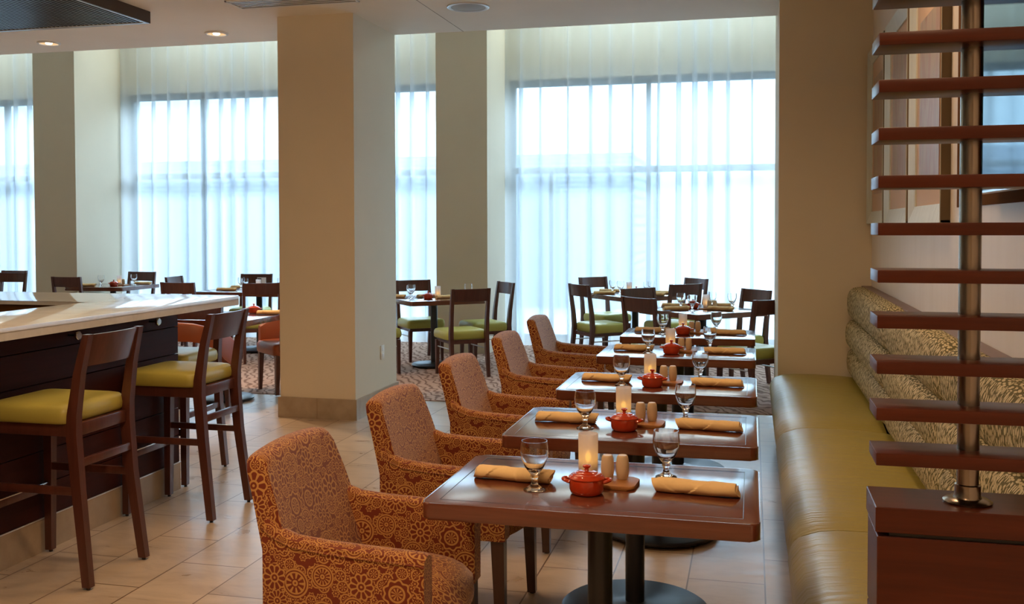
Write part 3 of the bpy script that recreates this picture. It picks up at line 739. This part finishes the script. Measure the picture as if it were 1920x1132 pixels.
e = thing('menu_card', 'white standing menu card on the long table by the bar end', 'menu', (T_F[0]-.02, T_F[1]+.10, .7565), R(8))
MB().box(-.055, -.014, 0, .055, -.011, .15).xform(Matrix.Rotation(R(-4), 4, 'X')).build('front_leaf', M['paper'], e, 0); MB().box(-.055, .011, 0, .055, .014, .15).xform(Matrix.Rotation(R(4), 4, 'X')).build('rear_leaf', M['paper'], e, 0)
MB().box(-.05, -.0150, .07, .0, -.0142, .14).xform(Matrix.Rotation(R(-4), 4, 'X')).build('printed_photo', M['dark_card'], e, 0)
e = thing('condiment_caddy', 'white sugar caddy with yellow packets on the long table by the bar end', 'caddy', (T_F[0]+.17, T_F[1]+.02, .7565))
b = MB(); b.box(-.07, -.04, 0, .07, .04, .004); b.box(-.07, -.04, 0, .07, -.036, .055); b.box(-.07, .036, 0, .07, .04, .055); b.box(-.07, -.036, 0, -.066, .036, .055); b.box(.066, -.036, 0, .07, .036, .055); b.build('holder', M['paper'], e, 0)
for i in range(4): MB().box(-.05+i*.028, -.03, .004, -.035+i*.028, .03, .075, .001).build('packet', M['lemon'] if i in (1, 2) else M['paper'], e, 0)

# ------------------------------------------------------------------ chairs by the windows
chair_at(-3.86, 11.00, -52, 'dining chair with its rail to the window, behind the cornerwise table before the pilaster')
chair_at(-2.70, 10.80, 219, 'dining chair side-lit by the window, at the pilaster side of its table')
chair_at(-2.755, 9.585, 129, 'dining chair seen from behind with open back, before the pilaster table')
chair_at(-4.02, 9.52, 44, 'dining chair half hidden by the column edge, green seat showing')
chair_at(-1.81, 10.575, 40, 'dining chair standing alone to the armchair side of the curtain table')
chair_at(-1.90, 12.10, -43, 'dining chair against the curtain, armchair side of the curtain table')
chair_at(-.655, 12.03, 221, 'dining chair against the curtain, wall side of the curtain table')
chair_at(-.70, 10.845, 131, 'dining chair between the two cornerwise tables, facing the curtain')
chair_at(-1.11, 10.02, -45, 'dining chair between the two cornerwise tables, facing the row')
chair_at(-.965, 8.72, 49, 'dining chair with its back to the row, behind the farthest table')
chair_at(.035, 10.04, 220, 'dining chair by the pier, rail toward the curtain, past the row')
chair_at(.165, 8.72, 132, 'dining chair cut by the pier edge, green seat beside the farthest table')
chair_at(-8.44, 10.86, 90, 'dining chair with its back to the bar, in front of the far pilaster')
chair_at(-8.335, 12.29, -90, 'dining chair against the curtain behind the table seen over the bar')
chair_at(-7.12, 11.20, 5, 'dining chair edge-on to view at the end of the long table')
chair_at(-9.95, 11.68, -85, 'dining chair farthest along the window wall, nearer of its pair')
chair_at(-10.43, 12.28, -90, 'dining chair farthest along the window wall, behind its pair against the curtain')
chair_at(-6.33, 10.02, 90, 'dining chair with its rail just above the bar corner')
chair_at(-6.42, 12.02, -80, 'dining chair behind the menu card, against the curtain')
chair_at(-5.34, 10.12, 124, 'dining chair seen from behind beside the square column, over the leather chair')

# ------------------------------------------------------------------ rust leather chairs at the table by the bar end (local: faces +Y)
def leather_chair():
    e = empty('leather_armchair'); F = M['rust']
    b = MB(); rs = []
    # wrap-around back and arms: swept along a U in plan
    half = [(-.268, .20, .60, .40), (-.272, .10, .65, .41), (-.272, -.02, .685, .47), (-.262, -.13, .72, .56), (-.225, -.21, .755, .61), (-.15, -.262, .78, .635)]
    path = half + [(0, -.285, .79, .64)] + [(-x, y, a, c) for x, y, a, c in half[::-1]]
    n = len(path)
    for i, (x, y, zt, zl) in enumerate(path):
        tx = path[min(i+1, n-1)][0]-path[max(i-1, 0)][0]; ty = path[min(i+1, n-1)][1]-path[max(i-1, 0)][1]
        l = math.hypot(tx, ty); nx, ny = -ty/l, tx/l; h = .026
        sec = [(-h, zl), (-h, zt-.02), (-h*.6, zt-.004), (0, zt), (h*.6, zt-.004), (h, zt-.02), (h, zl)]
        rs.append([(x+nx*o_, y+ny*o_, z) for o_, z in sec])
    b.rings(rs); b.build('wrap_back', F, e, 50)
    seatpad(-.245, .245, -.215, .25, .36, .475, r=.05).build('seat', F, e, 60)
    for s in (-1, 1):
        MB().quadpost([(s*.215, .215, .004, .015, .015), (s*.21, .205, .37, .023, .023)]).build('front_leg', M['chairwood'], e)
        MB().quadpost([(s*.205, -.235, .004, .015, .015), (s*.20, -.20, .37, .022, .022), (s*.205, -.235, .56, .02, .016)]).build('rear_leg', M['chairwood'], e)
    return e
lc = Maker(leather_chair, 'armchair', 'rust leather chairs by the bar end')
lc((-4.45, 7.22, 0), R(4), 'rust leather chair seen from behind under the bar counter end')
lc((-4.20, 8.50, .006), R(138), 'rust leather chair with seat side showing beside the square column')

# ------------------------------------------------------------------ banquette
e = thing('banquette', 'long built-in banquette with olive leather seat and leaf-patterned rolled back', 'banquette', (0, 0, 0))
def cushion(y0, y1):
    b = MB(); rs = []
    prof = [(.70, .18), (.70, .455), (.60, .463), (.45, .468), (.30, .466), (.22, .458), (.165, .438), (.136, .400), (.128, .355), (.137, .30), (.150, .20), (.155, .18)]
    ny = 14
    for i in range(ny+1):
        u = i/ny; y = y0+(y1-y0)*u
        ed = min(u, 1-u)*(y1-y0); k = max(0, 1-ed/.045)
        rs.append([(x+(.018*k*k if x < .3 else 0), y, z-(.020*k*k if z > .40 else 0)) for x, z in prof])
    b.rings(rs); return b
for y0, y1 in ((2.50, 3.70), (3.70, 5.55), (5.55, 7.57)): cushion(y0+.003, y1-.003).build('seat_cushion', M['banquette'], e, 60)
MB().box(.19, 2.50, 0, .70, 7.57, .18).build('plinth', M['black'], e, 0)
MB().box(.76, 2.50, 0, .842, 7.595, 1.075).build('back_frame', M['black'], e, 0)
def roll(y0, y1, zc, hz, xc, hx):
    b = MB(); rs = []; ny = 14
    for i in range(ny+1):
        u = i/ny; y = y0+(y1-y0)*u; ed = min(u, 1-u)*(y1-y0); k = max(0, 1-ed/.04); k = 1-.16*k*k
        ring = []
        for q in range(20):
            a = 2*PI*q/20; ca, sa = math.cos(a), math.sin(a)
            ring.append((xc+k*hx*math.copysign(abs(ca)**.75, ca), y, zc+k*hz*math.copysign(abs(sa)**.75, sa)))
        rs.append(ring)
    b.rings(rs); return b
for zc, hz, xc in ((.985, .118, .745), (.765, .106, .735), (.565, .10, .745)):
    for y0, y1 in ((2.50, 3.90), (3.90, 5.43), (5.43, 7.57)): roll(y0+.002, y1-.002, zc, hz, xc, .085).build('back_roll', M['leaf'], e, 60)
MB().box(.775, 2.50, 1.075, .843, 7.595, 1.100, .002).build('ledge', M['trimwood'], e, 0)

# ------------------------------------------------------------------ slatted divider
YD = 2.30; XD = .268
e = thing('slatted_divider', 'wooden divider of level slats on a steel pole above a paneled base', 'divider', (XD, YD, 0))
W_ = .565; D_ = .135
for z0, z1 in ((0, .34), (.346, .648), (.654, .852), (.862, .918)):
    fr = MB(); x0 = 0 if z0 > .85 else .004
    fr.box(x0, 0 if z0 > .85 else .004, z0, W_, D_+.05, z1, .002, 1); fr.build('base_panel' if z1 < .9 else 'base_cap', M['divwood'], e, 30)
MB().box(.03, .012, .01, W_-.01, D_+.03, .90).build('base_core', M['black'], e, 0)
PX, PY = .205, .088
for zc in [2.262, 2.156, 2.05, 1.946, 1.8435, 1.739, 1.635, 1.5315, 1.4275, 1.327, 1.2265, 1.124, 1.024]:
    MB().box(0, 0, zc-.0138, W_, D_, zc+.0138, .0018, 2).build('slat', M['divwood'], e, 40)
MB().cyl(PX, PY, .93, CEIL, .0232, 36).build('pole', M['steel'], e)
MB().lathe([(.050, .918), (.052, .922), (.046, .926), (.030, .929), (.0275, .934), (.0275, .958), (.0236, .960), (.0236, .93)], 40, PX, PY).build('flange', M['steel'], e)

# ------------------------------------------------------------------ pictures and screen on the right wall
def picture(y0, y1, label):
    z0, z1 = 1.55, 2.77; e = thing('framed_picture', label, 'picture', (XR, (y0+y1)/2, (z0+z1)/2), 0, 'framed pictures over the banquette')
    hy, hz = (y1-y0)/2, (z1-z0)/2; fwd = .040
    b = MB()
    for a in ((-hy, -hz, -hy+.012, hz), (hy-.012, -hz, hy, hz), (-hy, -hz, hy, -hz+.012), (-hy, hz-.012, hy, hz)): b.box(-fwd, a[0], a[1], 0, a[2], a[3])
    b.build('frame_side', M['artside'], e, 0)
    b = MB(); q = .085; hy, hz = hy-.0015, hz-.0015
    for (ya, za, yb, zb) in ((-hy, -hz, hy, -hz), (hy, -hz, hy, hz), (hy, hz, -hy, hz), (-hy, hz, -hy, -hz)):
        s1 = lambda y, z, k: (y-math.copysign(k, y), z-math.copysign(k, z))
        o1, o2, i1, i2 = (ya, za), (yb, zb), s1(ya, za, q), s1(yb, zb, q)
        vs = [b.bm.verts.new((-fwd-.004, *o1)), b.bm.verts.new((-fwd-.004, *o2)), b.bm.verts.new((-.022, *i2)), b.bm.verts.new((-.022, *i1))]
        vb = [b.bm.verts.new((-.004, *o1)), b.bm.verts.new((-.004, *o2)), b.bm.verts.new((-.004, *i2)), b.bm.verts.new((-.004, *i1))]
        for f in ((0, 1, 2, 3), (7, 6, 5, 4), (0, 4, 5, 1), (2, 6, 7, 3), (1, 5, 6, 2), (0, 3, 7, 4)): b.bm.faces.new([(vs+vb)[i] for i in f])
    b.build('frame_face', M['artframe'], e, 0)
    MB().box(-.014, -hy+q-.01, -hz+q-.01, -.003, hy-q+.01, hz-q+.01).build('mat_board', M['mat_board'], e, 0)
    MB().box(-.018, -hy+q+.10, -hz+q+.12, -.013, hy-q-.10, hz-q-.12).build('print', M['print'], e, 0)
picture(4.68, 5.60, 'grey-framed abstract picture nearest the wall screen')
picture(5.68, 6.60, 'grey-framed abstract picture in the middle of the three')
picture(6.68, 7.56, 'grey-framed abstract picture nearest the pier corner')
e = thing('wall_screen', 'large flat black television on a brown wall panel, mirroring the windows', 'television', (XR, 3.14, 1.97))
MB().box(-.006, -.95, -.356, 0, 1.37, .75).build('backing_panel', M['niche'], e, 0)
MB().box(-.09, -.20, -.10, -.006, .20, .15).build('wall_mount', M['black'], e, 0)
MB().box(-.125, -.66, -.325, -.09, .66, .40, .004).build('case', M['black'], e, 30)
MB().box(-.1262, -.645, -.31, -.1248, .645, .385).build('screen', M['screen'], e, 0)
b = MB(); b.box(-.128, -.66, -.327, -.088, .66, -.320); b.box(-.128, .656, -.327, -.088, .662, .402); b.box(-.128, -.66, .398, -.088, .66, .403); b.build('silver_edge', M['chrome'], e, 0)
